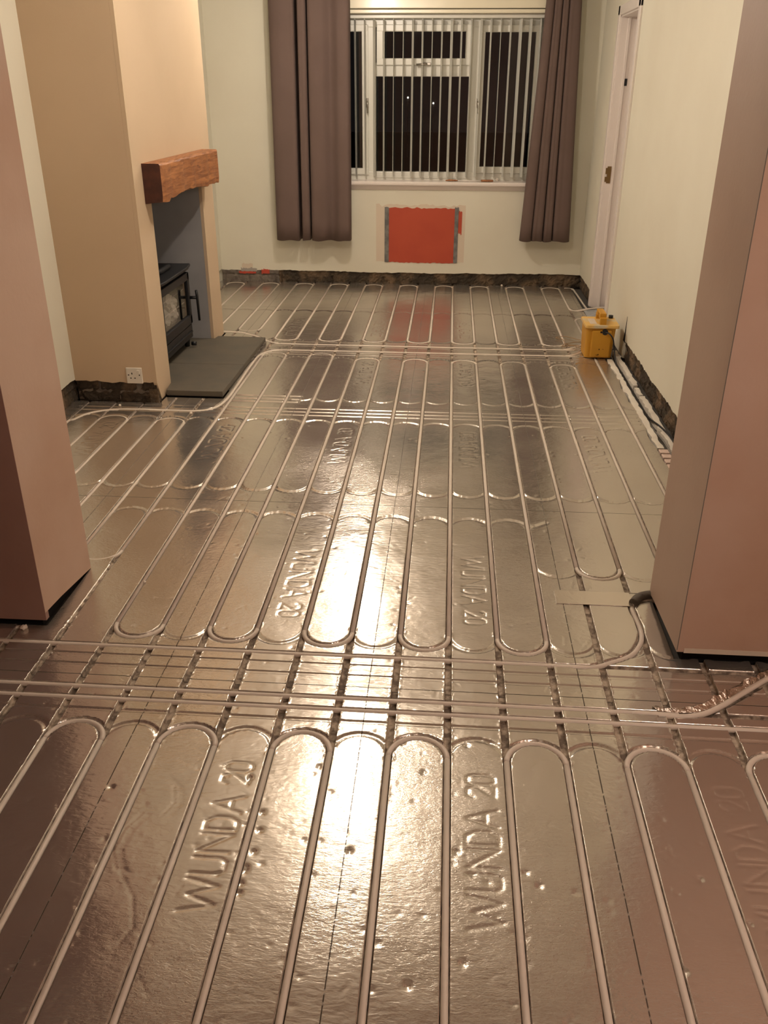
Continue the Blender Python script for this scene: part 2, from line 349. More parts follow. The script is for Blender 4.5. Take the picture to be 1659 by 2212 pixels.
def scratch(pts, dep=.0005):
    for a, b in zip(pts, pts[1:]):
        sl = window(min(a[0], b[0])-.012, max(a[0], b[0])+.012, min(a[1], b[1])-.012, max(a[1], b[1])+.012); gx, gy = GX[sl], GY[sl]
        dx, dy = b[0]-a[0], b[1]-a[1]; t = np.clip(((gx-a[0])*dx+(gy-a[1])*dy)/(dx*dx+dy*dy+1e-9), 0, 1); d = np.hypot(gx-a[0]-t*dx, gy-a[1]-t*dy)
        H[sl] -= dep*np.exp(-(d/.0035)**2)*(FO[sl] < .5)
for off in (0, .012, .02):
    scratch([(-.705+off, 1.60), (-.66+off, 1.56), (-.645+off, 1.51), (-.66+off, 1.47)]); scratch([(-.71+off, 1.47), (-.735+off, 1.42), (-.74+off, 1.36), (-.715+off, 1.31), (-.70+off, 1.30)])
scratch([(-.70, 1.30), (-.655, 1.24), (-.63, 1.17), (-.645, 1.13)]); scratch([(-.60, 1.09), (-.55, 1.02)])
for k in range(260):
    x, y = rng.uniform(-1.2, 1.0), rng.uniform(.8, 3.4); a = rng.uniform(0, math.pi); l = rng.uniform(.01, .05)
    scratch([(x, y), (x+l*math.cos(a), y+l*math.sin(a))], rng.uniform(.0002, .0006))
# torn rims around the empty channels of the crossing
rag = (FO < .5) & (np.abs(GY-1.99) < .30) & (np.abs(((GX/P_+.5) % 1)-.5)*P_ < .014)
H += (rng.random(H.shape).astype(np.float32)-.35)*.0022*rag
keep = np.ones((ny-1, nx-1), bool)
cx = (GX[:-1, :-1]+GX[1:, 1:])/2; cy = (GY[:-1, :-1]+GY[1:, 1:])/2
edge = .968+.006*np.sin(cy*9)+.004*np.sin(cy*23)
keep &= ~((cy > 2.56) & (cy < 5.85) & (cx > edge)); keep &= ~((cy > 2.19) & (cx > 1.0)); keep &= ~((cy > 5.8) & (cx > 1.05))
keep &= ~((cx > .672) & (cy > 2.196) & (cy < 2.545)); keep &= ~((cx < -1.262) & (cy > 2.222) & (cy < 2.58))
keep &= ~((cx < -1.25) & (cy > 4.46) & (cy < 5.60)); keep &= ~((cx < -1.56) & (cy > 4.36) & (cy < 5.85)); keep &= ~((cx < -2.03))
keep &= ~((cx < -1.24) & (cy > 4.46) & (cy < 4.6))
idx = np.arange(nx*ny).reshape(ny, nx); q = np.stack([idx[:-1, :-1], idx[:-1, 1:], idx[1:, 1:], idx[1:, :-1]], -1)[keep]
used = np.zeros(nx*ny, bool); used[q.ravel()] = True; remap = np.cumsum(used)-1; q = remap[q]
V = np.stack([GX.ravel(), GY.ravel(), H.ravel()], 1)[used].astype(np.float32)
me = bpy.data.meshes.new('floor'); me.vertices.add(len(V)); me.vertices.foreach_set('co', V.ravel())
me.loops.add(q.size); me.loops.foreach_set('vertex_index', q.ravel().astype(np.int32))
me.polygons.add(len(q)); me.polygons.foreach_set('loop_start', np.arange(0, q.size, 4, dtype=np.int32)); me.polygons.foreach_set('loop_total', np.full(len(q), 4, np.int32))
me.update(calc_edges=True); me.polygons.foreach_set('use_smooth', np.ones(len(q), bool))
for nm, A_ in (('foam', FO), ('seam', SE)):
    a = me.attributes.new(nm, 'FLOAT', 'POINT'); a.data.foreach_set('value', A_.ravel()[used].astype(np.float32))
fl = obj('floor', me, 'foil'); tag(fl, 'foil-faced underfloor heating boards with routed channels covering both rooms', 'floor', kind='structure')
struct('floor_concrete', B((-3.2, -2.3, -.12), (3.2, 8.2, -.026)), 'concrete', 'dark concrete subfloor showing beneath the wall edges', 'floor')
struct('floor_near', B((-3.1, -2.2, -.0255), (3.1, .70, 0)), 'foilplain', 'foil-faced insulation board behind the camera side of the room', 'floor')

# ================================================================== HEATING PIPES
PR_ = .0077; PZ = -.0068
LIN = .6
def straight(x, y0, y1): return [(x, y0, PZ), (x, (y0+y1)/2, PZ), (x, y1, PZ)]
def bend(i, apex, sg, n=22):
    xc = (i+.5)*P_; yc = apex-sg*.075
    return [(xc-.075*math.cos(math.pi*k/n), yc+sg*.075*math.sin(math.pi*k/n), PZ) for k in range(n+1)]
nth = ['leftmost', 'second from the left', 'third from the left', 'fourth from the left', 'fifth from the left', 'sixth from the left', 'rightmost']
tops = [(-7, 'heating pipe U-bend in the lower left, cut by the picture edge'), (-5, 'heating pipe U-bend just left of the left embossed lettering in the foreground'),
        (-3, 'heating pipe U-bend between the embossed lettering and the brightest glare'), (-1, 'heating pipe U-bend in the middle foreground, in the bright glare'),
        (1, 'heating pipe U-bend just right of the right embossed lettering in the foreground'), (3, 'heating pipe U-bend right of the dark joint line in the foreground'),
        (5, 'heating pipe U-bend at the right edge of the foreground')]
for i, lab in tops:
    t = thing('heating_pipe', ((i+.5)*P_, 1.4, PZ), 'off-white '+lab, 'pipe', 'pipe loops in the foreground')
    obj('straight_run', T(straight(i*P_, .72, 1.712), PR_, 12), 'pipe', t); obj('straight_run', T(straight((i+1)*P_, .72, 1.712), PR_, 12), 'pipe', t)
    obj('return_bend', T(bend(i, 1.787, 1), PR_, 12), 'pipe', t)
for nm, pts, lab in (('A', PTS_A, 'heating pipe crossing the floor, farthest of three, turning up beside the right pier'),
                     ('B', PTS_B, 'heating pipe crossing the floor, middle of three, lifting out over torn foil'),
                     ('C', PTS_C, 'heating pipe crossing the floor dead straight, nearest of the three')):
    p3 = [(a, b, PZ+(.014*min(1, max(0, (a-.62)/.2)) if nm == 'B' else 0)) for a, b in pts]
    o = obj('heating_pipe', T(smoothpath(p3, 7), PR_*(1.02), 12), 'pipe'); tag(o, 'off-white '+lab, 'pipe', 'pipes crossing the floor between the piers')
# the long serpentine in the middle of the floor
t = thing('heating_pipe', (0, 3.8, PZ), 'long off-white heating pipe snaking in parallel runs over the middle of the floor', 'pipe')
botY = {i: (2.182 if -7 <= i <= 1 else 2.65) for i in range(-13, 7)}
topY = {-12: 4.145, -10: 4.13, -8: 5.395, -6: 5.395, -4: 5.315, -2: 5.315, 0: 5.315, 2: 5.30, 4: 5.262}
for i in range(-12, 7):
    tp = None
    for a in topY:
        if i in (a, a+1): tp = topY[a]-.075
    if i == 6: tp = 6.425
    b = i if (i % 2) else i-1
    bt = botY[b]+.075
    obj('straight_run', T(straight(i*P_, bt, tp), PR_, 10), 'pipe', t)
for i in range(-11, 6, 2): obj('return_bend', T(bend(i, botY[i], -1), PR_, 10), 'pipe', t)
for i, a in topY.items(): obj('return_bend', T(bend(i, a, 1), PR_, 10), 'pipe', t)
obj('return_bend', T(bend(6, 6.50, 1), PR_, 10), 'pipe', t); obj('straight_run', T(straight(7*P_, 6.425, 5.70), PR_, 10), 'pipe', t)
# the serpentine at the window end
t = thing('heating_pipe', (-.4, 6.6, PZ), 'long off-white heating pipe snaking in parallel runs below the window wall', 'pipe')
for i in range(-12, 7):
    b = i if i % 2 == 0 else i-1
    bot = {-10: 5.93, -12: 5.98, 6: 6.80}.get(b, 5.70)
    obj('straight_run', T(straight(i*P_, bot+(.075 if i != 6 else .04), 7.51), PR_, 8), 'pipe', t)
for i in range(-12, 6, 2): obj('return_bend', T(bend(i, {-10: 5.93, -12: 5.98}.get(i, 5.70), -1), PR_, 8), 'pipe', t)
for i in range(-13, 6, 2): obj('return_bend', T(bend(i, 7.585, 1), PR_, 8), 'pipe', t)
obj('door_tail', T(smoothpath([(.90, 6.84, PZ), (.905, 6.79, PZ), (.935, 6.745, PZ), (.99, 6.735, .004), (1.04, 6.75, .0115), (1.13, 6.79, .0135), (1.22, 6.80, .0135)], 6), PR_, 8), 'pipe', t)
o = obj('heating_pipe', T(smoothpath([(.95, 7.585, PZ), (.985, 7.582, PZ), (1.015, 7.56, PZ), (1.022, 7.52, PZ), (1.03, 7.2, PZ), (1.035, 6.9, PZ), (1.045, 6.60, PZ)], 5), PR_, 8), 'pipe')
tag(o, 'short off-white heating pipe running along the right wall beside the doorway', 'pipe')
for pts, lab in ((PTS_D, 'off-white heating pipe crossing below the window end, ending behind the fireplace breast'), (PTS_E, 'off-white heating pipe crossing the room, then following the hearth edge to the left alcove')):
    o = obj('heating_pipe', T(smoothpath([(a, b, PZ+.002) for a, b in pts], 6), PR_, 10), 'pipe'); tag(o, lab, 'pipe', 'pipes crossing the floor at the window end')
# lagging collar where the crossing pipe enters the right pier
o = obj('pipe_lagging', T(smoothpath([(.605, 2.492, .004), (.628, 2.524, .006), (.66, 2.540, .007), (.70, 2.545, .007)], 6), .0155, 14), 'lag')
tag(o, 'grey foam lagging sleeve where a pipe meets the right pier', 'pipe lagging')
# aluminium tape across the board joint
bm = bmesh.new(); box(bm, (.353, 2.475, .0006), (.602, 2.56, .0022)); o = obj('foil_tape', bm, 'foiltape'); tag(o, 'wide strip of aluminium tape over the board joint left of the right pier', 'tape')
# torn foil ruffles beside the lifting pipe
bm = bmesh.new(); g = np.random.default_rng(5); prev = None
for k in range(34):
    tt = k/33; q = smoothpath([(*p, 0) for p in PTS_B[3:11]], 12); c = q[int(tt*(len(q)-1))]
    off = np.array([-.010, .012])
    a = bm.verts.new((c[0]+off[0]*.6, c[1]+off[1]*.8, .001)); b_ = bm.verts.new((c[0]+off[0]*(1.2+g.random()), c[1]+off[1]*(1.1+g.random()), .006+.016*g.random()*math.sin(math.pi*tt)))
    c_ = bm.verts.new((c[0]+off[0]*(1.8+g.random()), c[1]+off[1]*(1.9+g.random()), .001))
    if prev: bm.faces.new((prev[0], a, b_, prev[1])); bm.faces.new((prev[1], b_, c_, prev[2]))
    prev = (a, b_, c_)
o = obj('torn_foil', bm, 'foilplain'); tag(o, 'ragged ruffle of torn silver foil beside the pipe lifting out at right', 'foil')

# ================================================================== WALLS
ZC = 2.42
def jag_strip(u0, u1, zb, zt, amp, step=.02, seed=1):   # outline in (u,z) with a broken lower edge
    g = np.random.default_rng(seed); n = max(2, int(abs(u1-u0)/step)); us = np.linspace(u0, u1, n+1)
    zz = zb+amp*np.cumsum(g.normal(0, .3, n+1)); zz -= np.linspace(zz[0]-zb, zz[-1]-zb, n+1); zz += amp*g.normal(0, .25, n+1)
    return [(u, z) for u, z in zip(us, zz)]+[(u1, zt), (u0, zt)]
def rough_band(name, lab, a, b, z0, z1, nrm, m='brick', dep=.012, seed=0, cat='wall base'):
    g = np.random.default_rng(seed); a = np.array(a); b = np.array(b); L_ = np.linalg.norm(b-a); n = int(L_/.018)+1; k = 8; bm = bmesh.new(); gr = []
    for j in range(k+1):
        row = []
        for i in range(n+1):
            p = a+(b-a)*i/n; z = z0+(z1-z0)*j/k; brickrow = int((z-z0)/.065); mort = (abs(((i*.018+(.11 if brickrow % 2 else 0)) % .225)) < .02) or (z-z0) % .065 < .012
            off = dep*(g.random()-.5)-(.010 if mort else 0); row.append(bm.verts.new((p[0]+nrm[0]*off, p[1]+nrm[1]*off, z)))
        gr.append(row)
    for j in range(k):
        for i in range(n): bm.faces.new((gr[j][i], gr[j][i+1], gr[j+1][i+1], gr[j+1][i]))
    # give the band real thickness by closing it towards the wall
    back = [[bm.verts.new((v.co.x-nrm[0]*.05, v.co.y-nrm[1]*.05, v.co.z)) for v in row] for row in (gr[0], gr[-1])]
    for i in range(n):
        bm.faces.new((gr[0][i], gr[0][i+1], back[0][i+1], back[0][i])); bm.faces.new((gr[-1][i], gr[-1][i+1], back[1][i+1], back[1][i]))
        bm.faces.new((back[0][i], back[0][i+1], back[1][i+1], back[1][i]))
    return struct(name, bm, m, lab, cat)
YW = 7.65; XRW = 1.075; XLW = -2.02
# far wall with the window opening (plaster skin over the core)
WX0, WX1, WZ0, WZ1 = -1.02, .76, .805, 2.12
zb = .098
bm = bmesh.new(); J = jag_strip(XLW-.1, XRW+.1, zb, WZ0, .004, seed=3)
prism(bm, J, 'y', YW, YW+.03)
prism(bm, [(XLW-.1, WZ0), (WX0, WZ0), (WX0, ZC), (XLW-.1, ZC)], 'y', YW, YW+.03); prism(bm, [(WX1, WZ0), (XRW+.1, WZ0), (XRW+.1, ZC), (WX1, ZC)], 'y', YW, YW+.03)
prism(bm, [(WX0, WZ1), (WX1, WZ1), (WX1, ZC), (WX0, ZC)], 'y', YW, YW+.03)
box(bm, (XLW-.1, YW+.03, -.02), (WX0, YW+.25, ZC)); box(bm, (WX1, YW+.03, -.02), (XRW+.1, YW+.25, ZC)); box(bm, (WX0, YW+.03, WZ1), (WX1, YW+.25, ZC)); box(bm, (WX0, YW+.03, -.02), (WX1, YW+.25, WZ0))
struct('wall_far', bm, 'white_wall', 'off-white window wall above the exposed brick base', 'wall')
rough_band('baseboard_far', 'strip of exposed dark brick where the skirting was removed under the window', (-1.52, YW+.012), (XRW+.02, YW+.012), -.02, .104, (0, -1), seed=2)
rough_band('baseboard_far_alcove', 'grey mortar strip at the foot of the wall in the far left alcove', (XLW, YW+.002), (-1.52, YW+.002), -.02, .10, (0, -1), 'mortar', .004, seed=4)
def patchwork(name, outline, m, y, lab, cat): 
    o = obj(name, PR(outline, 'y', y-.0025, y+.004), m); return tag(o, lab, cat)
g = np.random.default_rng(8)
def ragged(x0, x1, z0, z1, a=.006, n=14, seed=0):
    g = np.random.default_rng(seed); top = [(x0+(x1-x0)*k/n, z1+a*g.normal()) for k in range(n+1)]; bot = [(x1-(x1-x0)*k/n, z0+a*.6*g.normal()) for k in range(n+1)]
    return bot[::-1][::-1][::1][::-1][:0]+[p for p in bot[::-1]]+top[::-1]
def wallpatch(name, x0, x1, z0, z1, m, lab, a=.004, seed=0, th=.0025): 
    o = obj(name, PR(ragged(x0, x1, z0, z1, a, 14, seed), 'y', YW-th, YW+.004), m); return tag(o, lab, 'wall patch')
wallpatch('red_paint_strip', -1.87, -1.72, .066, .082, 'redchip', 'thin chipped red paint strip at the wall foot beside the fireplace breast', .003, 1, .004)
wallpatch('red_paint_chip', -1.67, -1.60, .066, .102, 'redchip', 'squarish chip of red paint at the wall foot left of the brick strip', .004, 2, .004)
wallpatch('filler_patch', -1.85, -1.71, .083, .112, 'scuffgrey', 'grey filler patch just above the thin red paint strip', .003, 3, .004)
wallpatch('bare_plaster_patch', -1.84, -1.745, .112, .150, 'scuff', 'small buff bare plaster patch low on the wall near the fireplace breast', .003, 4)
# old red rectangle where the radiator hung
t = thing('radiator_patch', (-.29, YW, .40), 'terracotta red rectangle of old paint on the wall under the window', 'wall patch')
obj('bare_margin', PR(ragged(-.665, .085, .185, .648, .006, 30, 6), 'y', YW-.0015, YW+.004), 'scuff', t)
obj('red_panel', PR(ragged(-.585, .02, .180, .626, .004, 30, 5), 'y', YW-.004, YW+.004), 'red', t)
obj('red_spill', PR(ragged(.015, .058, .42, .60, .008, 8, 9), 'y', YW-.0038, YW+.004), 'red', t)
obj('metal_bead', PR(ragged(-.592, -.556, .182, .632, .003, 20, 7), 'y', YW-.008, YW+.004), 'tape_grey', t)
obj('metal_bead', PR(ragged(-.004, .028, .182, .632, .003, 20, 12), 'y', YW-.008, YW+.004), 'tape_grey', t)
# right wall, in two lengths either side of the doorway
DY0, DY1, DZ = 6.20, 6.885, 1.975
bm = bmesh.new(); zbr = .105
prism(bm, jag_strip(2.55, 5.45, zbr, ZC, .007, seed=12), 'x', XRW, XRW+.03); prism(bm, [(5.45, .0), (DY0-.02, .0), (DY0-.02, ZC), (5.45, ZC)], 'x', XRW, XRW+.03)
prism(bm, [(5.445, .0), (5.53, .0), (5.50, .17), (5.445, .11)], 'x', XRW-.0012, XRW+.01)
prism(bm, [(DY0-.02, DZ+.02), (DY1+.02, DZ+.02), (DY1+.02, ZC), (DY0-.02, ZC)], 'x', XRW-.0, XRW+.03)
prism(bm, jag_strip(DY1+.02, YW+.01, zbr, ZC, .004, seed=14), 'x', XRW, XRW+.03)
box(bm, (XRW+.03, 2.45, -.02), (XRW+.16, DY0-.02, ZC)); box(bm, (XRW+.03, DY1+.02, -.02), (XRW+.16, YW+.2, ZC)); box(bm, (XRW+.03, DY0-.02, DZ+.02), (XRW+.16, DY1+.02, ZC))
struct('wall_right', bm, 'white_wall', 'off-white wall on the right with the doorway near the window', 'wall')
rough_band('baseboard_right', 'strip of exposed rough brick along the foot of the right wall', (XRW+.012, 2.55), (XRW+.012, 5.50), -.02, .112, (-1, 0), seed=22)
rough_band('baseboard_right_corner', 'short strip of exposed brick between the doorway and the window wall', (XRW+.012, DY1+.05), (XRW+.012, YW+.01), -.02, .112, (-1, 0), seed=23)
# broken crack in the plaster where the brick strip begins
o = obj('plaster_crack', PR([(5.44, .10), (5.50, .10), (5.47, .16), (5.455, .26), (5.45, .16)], 'x', XRW-.002, XRW+.002), 'void'); tag(o, 'dark crack rising from the brick strip behind the yellow transformer', 'crack')
# doorway: linings, architrave, latch plate
bm = bmesh.new()
box(bm, (XRW-.016, DY1-.005, 0), (XRW+.001, DY1+.055, DZ+.06), .004); box(bm, (XRW-.016, DY0-.06, 0), (XRW+.001, DY0+.0, DZ+.06), .004); box(bm, (XRW-.016, DY0-.06, DZ), (XRW+.001, DY1+.055, DZ+.06), .004)
struct('trim_1', bm, 'gloss', 'white architrave framing the doorway', 'trim')
bm = bmesh.new(); box(bm, (XRW-.002, DY1-.015, 0), (XRW+.17, DY1+.015, DZ)); box(bm, (XRW+.045, DY1-.027, 0), (XRW+.062, DY1-.012, DZ), .002); box(bm, (XRW-.002, DY0-.015, 0), (XRW+.17, DY0+.015, DZ)); box(bm, (XRW-.002, DY0, DZ-.01), (XRW+.17, DY1, DZ+.02))
dr = struct('door_1', bm, 'gloss', 'white painted door lining with the closed door behind', 'door')
bm = bmesh.new(); box(bm, (XRW+.128, DY0+.012, .012), (XRW+.166, DY1-.016, DZ-.012), .003); obj('door_leaf', bm, 'gloss', dr)
bm = bmesh.new(); box(bm, (XRW+.012, DY1-.020, .905), (XRW+.040, DY1-.0135, 1.02), .002); box(bm, (XRW-.002, DY1-.024, .915), (XRW+.022, DY1-.017, .95), .002); box(bm, (XRW+.000, DY1-.024, .968), (XRW+.026, DY1-.017, 1.01), .002)
obj('hinge', bm, 'brass', dr)
bm = bmesh.new(); box(bm, (XRW+.062, DY1-.020, 1.545), (XRW+.082, DY1-.0125, 1.59), .002); obj('catch_plate', bm, 'black', dr)
# left alcove wall and fireplace breast
bm = bmesh.new(); prism(bm, jag_strip(2.56, 4.40, .115, ZC, .005, seed=31), 'x', XLW-.03, XLW); box(bm, (XLW-.2, 2.45, -.02), (XLW-.03, YW+.2, ZC)); prism(bm, jag_strip(5.80, YW+.01, .10, ZC, .004, seed=32), 'x', XLW-.03, XLW)
struct('wall_left', bm, 'white_wall', 'off-white alcove wall left of the fireplace breast', 'wall')
rough_band('baseboard_left', 'dark exposed brick strip in the left alcove', (XLW-.012, 2.56), (XLW-.012, 4.42), -.02, .125, (1, 0), seed=33)
XB = -1.572; BY0, BY1 = 4.372, 5.835; OY0, OY1, OZ = 4.60, 5.575, 1.06
bm = bmesh.new()
# side face skin with broken lower edge, front face legs and head
prism(bm, [(x, z) for x, z in jag_strip(XLW, XB-.0205, .108, ZC, .006, seed=41)], 'y', BY0, BY0+.02)
prism(bm, [(BY0, .108), (BY0+.035, .04), (BY0+.05, .0), (OY0, 0), (OY0, ZC), (BY0, ZC)], 'x', XB-.02, XB)
box(bm, (XB-.02, OY1, 0), (XB, BY1, ZC)); box(bm, (XB-.02, OY0, OZ), (XB, OY1, ZC)); box(bm, (XLW, BY1-.02, 0), (XB-.0205, BY1, ZC))
struct('wall_breast', bm, 'breast', 'beige painted fireplace breast with a square opening', 'wall')
bm = bmesh.new(); box(bm, (XLW+.001, BY0+.02, .0), (XB-.02, OY0-.02, ZC)); box(bm, (XLW+.001, OY1+.02, 0), (XB-.02, BY1-.02, ZC)); box(bm, (XLW+.001, OY0-.02, OZ+.02), (XB-.02, OY1+.02, ZC))
struct('wall_breast_core', bm, 'mortar', 'masonry inside the fireplace breast', 'wall')
bm = bmesh.new(); box(bm, (XLW+.001, OY0-.02, 0), (XB-.0205, OY0, OZ)); box(bm, (XLW+.001, OY1, 0), (XB-.0205, OY1+.02, OZ)); box(bm, (XLW-.06, OY0-.02, 0), (XLW+.02, OY1+.02, OZ)); box(bm, (XLW+.001, OY0-.02, OZ), (XB-.0205, OY1+.02, OZ+.02))
struct('wall_recess', bm, 'recess', 'grey board lining inside the fireplace opening', 'wall')
rough_band('baseboard_breast', 'dark exposed brick strip under the socket on the side of the fireplace breast', (XLW, BY0+.012), (XB-.006, BY0+.012), -.02, .12, (0, -1), seed=42)
bm = bmesh.new(); box(bm, (XB-.05, BY0+.006, -.02), (XB-.004, BY0+.20, .07)); struct('baseboard_breast_corner', bm, 'brick', 'dark brick at the near corner of the fireplace breast', 'wall base')
# piers between the rooms: plaster shell stopping short of the floor, dark core beneath
def pier(side):
    bm = bmesh.new()
    if side == 'right':
        x0, x1, y0, y1 = .668, 2.0, 2.172, 2.55
        prism(bm, [(x0, .040)]+[(x0+(x1-x0)*k/30, .050+.004*math.sin(k*2.1)) for k in range(1, 31)]+[(x1, ZC), (x0, ZC)], 'y', y0, y0+.02)
        f = bm.faces[:]
        for q in f: q.material_index = 0
        n0 = len(bm.faces); prism(bm, [(y0+.0006, .038), (y1-.06, .020), (y1, .012), (y1, ZC), (y0+.0006, ZC)], 'x', x0-.0004, x0+.0195); bm.faces.ensure_lookup_table()
        for q in bm.faces[n0:]: q.material_index = 1
        box(bm, (x0+.02, y1-.02, .02), (x1, y1, ZC), mi=1)
        o = struct('wall_pier_right', bm, ['plaster', 'plaster_smooth'], 'pink plastered pier on the right, stopping just short of the floor', 'wall')
        struct('wall_pier_right_core', B((x0+.028, y0+.034, -.02), (x1, y1-.021, ZC)), 'void', 'dark core showing in the gap under the right pier', 'wall')
        bm = bmesh.new(); box(bm, (x0-.0008, y0-.0002, .044), (x0+.0012, y0+.0012, ZC)); struct('trim_2', bm, 'lag', 'dark hairline at the corner of the right pier', 'trim')
        struct('trim_3', B((x0+.02, y0-.001, .036), (x1, y0+.018, .052)), 'scuff', 'pale plaster lip along the foot of the right pier', 'trim')
    else:
        x0, x1, y0, y1 = -2.9, -1.262, 2.222, 2.585
        prism(bm, [(x0, .012), (x1, .018), (x1, ZC), (x0, ZC)], 'y', y0, y0+.02); bm.faces.ensure_lookup_table()
        for q in bm.faces: q.material_index = 1
        n0 = len(bm.faces); prism(bm, [(y0+.001, .045), (y0+.12, .034), (y1-.02, .004), (y1, .001), (y1, ZC), (y0+.001, ZC)], 'x', x1-.02, x1+.0005); bm.faces.ensure_lookup_table()
        for q in bm.faces[n0:]: q.material_index = 0
        box(bm, (x0, y1-.02, .0), (x1-.02, y1, ZC))
        struct('wall_pier_left', bm, ['plaster', 'plaster_shaded'], 'plastered pier on the left, pink inside, with shade coloured into its reddish front', 'wall')
        struct('wall_pier_left_core', B((x0, y0+.021, -.02), (x1-.024, y1-.021, ZC)), 'void', 'dark core showing in the gap under the left pier', 'wall')
pier('right'); pier('left')
struct('trim_4', B((-1.262, 2.22, 2.33), (.668, 2.55, ZC)), 'plaster_smooth', 'plastered lintel spanning the two piers', 'trim')
struct('ceiling', B((-3.2, -2.3, ZC), (3.2, YW+.25, ZC+.05)), 'ceiling', 'white ceiling over both rooms', 'ceiling')
bm = bmesh.new(); box(bm, (-2.95, -2.25, -.02), (-2.9, 2.25, ZC)); struct('wall_near_left', bm, 'plaster_smooth', 'grey-pink plaster wall on the left of the near room', 'wall')
struct('wall_near_right', B((2.0, -2.25, -.02), (2.05, 2.6, ZC)), 'plaster', 'pink plaster wall on the right of the near room', 'wall')
struct('wall_near_back', B((-2.95, -2.3, -.02), (2.05, -2.25, ZC)), 'plaster', 'pink plaster wall behind the camera', 'wall')

# ================================================================== WINDOW
YF = 7.76
wd = struct('window_1', B((WX0-.01, YW+.001, WZ0-.03), (WX1+.01, YW+.24, WZ0+.002)), 'upvc', 'white casement window with a top light, black night outside', 'window')
fr = bmesh.new()
def rail(a, b, y0=YF, y1=YF+.07, bev=.006): box(fr, (a[0], y0, a[1]), (b[0], y1, b[1]), bev)
rail((WX0, WZ0), (WX1, .90)); rail((WX0, 1.955), (WX1, WZ1)); rail((WX0, .896), (WX0+.05, 1.959), YF+.001); rail((.60, .896), (WX1, 1.959), YF+.001)
rail((-.745, .896), (-.675, 1.959), YF+.001); rail((.075, .896), (.16, 1.959), YF+.001); rail((-.679, 1.61), (.079, 1.71), YF+.002)
obj('window_frame', fr, 'upvc', wd)
def sash(x0, x1, z0, z1, t=.05, y=YF-.018):
    bm = bmesh.new(); box(bm, (x0, y, z0), (x1, y+.06, z0+t), .006); box(bm, (x0, y, z1-t), (x1, y+.06, z1), .006); box(bm, (x0, y+.001, z0+t-.006), (x0+t, y+.059, z1-t+.006), .004); box(bm, (x1-t, y+.001, z0+t-.006), (x1, y+.059, z1-t+.006), .004)
    f = obj('sash', bm, 'upvc', wd); obj('pane', B((x0+t-.01, y+.026, z0+t-.01), (x1-t+.01, y+.034, z1-t+.01)), 'glass', f); return f
sash(-.985, -.735, .875, 1.975); sash(-.668, .082, 1.69, 1.975); sash(.135, .625, .895, 1.97)
obj('pane', B((-.68, YF+.03, .85), (.09, YF+.038, 1.61)), 'glass', wd)
bm = bmesh.new(); box(bm, (-.672, YF-.006, .85), (.088, YF+.0, .90), .004); obj('glazing_bead', bm, 'upvc', wd)
def handle(x, z, vert=True):
    bm = bmesh.new()
    if vert: box(bm, (x-.010, YF-.030, z-.035), (x+.010, YF-.017, z+.035), .004); tube(bm, [(x, YF-.028, z+.012), (x, YF-.05, z+.012), (x+.003, YF-.052, z-.01), (x+.004, YF-.050, z-.075)], .007, 8)
    else: box(bm, (x-.035, YF-.030, z-.010), (x+.035, YF-.017, z+.010), .004); tube(bm, [(x, YF-.028, z), (x, YF-.05, z), (x-.02, YF-.052, z-.002), (x-.08, YF-.05, z-.006)], .0075, 8)
    obj('window_handle', bm, 'chrome', wd)
handle(-.742, 1.42); handle(.148, 1.42); handle(-.27, 1.70, False)
prof_s = [(YW-.045, .803), (YW-.052, .812), (YW-.052, .826), (YW-.045, .835), (YF, .838), (YF, .803)]
struct('trim_5', PR(prof_s, 'x', WX0-.04, WX1+.04), 'gloss', 'white window sill with a rounded nose', 'trim')
struct('trim_6', PR([(YW-.03, .796), (YW-.006, .768), (YW+.001, .768), (YW+.001, .804), (YW-.03, .804)], 'x', WX0-.03, WX1+.03), 'gloss', 'moulding under the window sill', 'trim')
pm = bmesh.new(); box(pm, (WX0-.02, YW-.05, 2.072), (.64, YW+.02, 2.30), .006); box(pm, (WX0-.02, YW-.046, 2.040), (.64, YW+.02, 2.066), .005)
o = obj('window_pelmet', pm, 'pelmet'); tag(o, 'glossy cream pelmet board above the window blind', 'pelmet')
# glowing dots added outside, standing in for room-light glints on the glass
struct('floor_outside', B((-12, YW+.3, -.25), (12, 40, -.13)), "void", 'dark ground outside the window', 'ground')
for (x, y, z), lab in (((-1.26, 25.2, 1.31), 'tiny bright added glint in the dark centre of the window'), ((-.59, 25.2, 1.18), 'faint tiny added glint lower right of centre in the dark window')):
    sl = thing('window_glint', (x, y, -.13), lab, 'glint')
    bm = bmesh.new(); bmesh.ops.create_icosphere(bm, subdivisions=2, radius=.017); bmesh.ops.translate(bm, verts=bm.verts, vec=(x, y, z)); obj('lamp', bm, 'glint_glow', sl)
    obj('glint_post', T([(x, y, -.135), (x, y, z-.025)], .012, 8), 'lag', sl)
# vertical blind: vanes hang from one head rail
t = thing('vertical_blind', (-.12, 7.70, 2.03), 'pale vertical blind with its vanes turned open across the window', 'blind')
obj('head_rail', B((-.99, 7.682, 2.012), (.73, 7.722, 2.042), .004), 'upvc', t)
vx = -.985; k = 0
while vx < .70:
    a = math.radians(8.5+4*math.sin(k*1.7)+(7 if vx < -.62 else 0)+(-6 if .15 < vx < .35 else 0))
    hw = .0445; bm = bmesh.new(); pr = []
    for j in range(7):
        tt = j/6*2-1; cx_ = vx+tt*hw*math.sin(a)+.004*(1-tt*tt)*math.cos(a); cy_ = 7.70-tt*hw*math.cos(a); pr.append((cx_, cy_))
    pr2 = pr+[(x+.0009*math.cos(a), y+.0009*math.sin(a)) for x, y in pr[::-1]]
    prism(bm, pr2, 'z', .868, 2.006); box(bm, (vx-.003, 7.697, 2.004), (vx+.003, 7.703, 2.02))
    v = obj('vane', bm, 'vane', t); k += 1; vx += .0755
bm = bmesh.new()
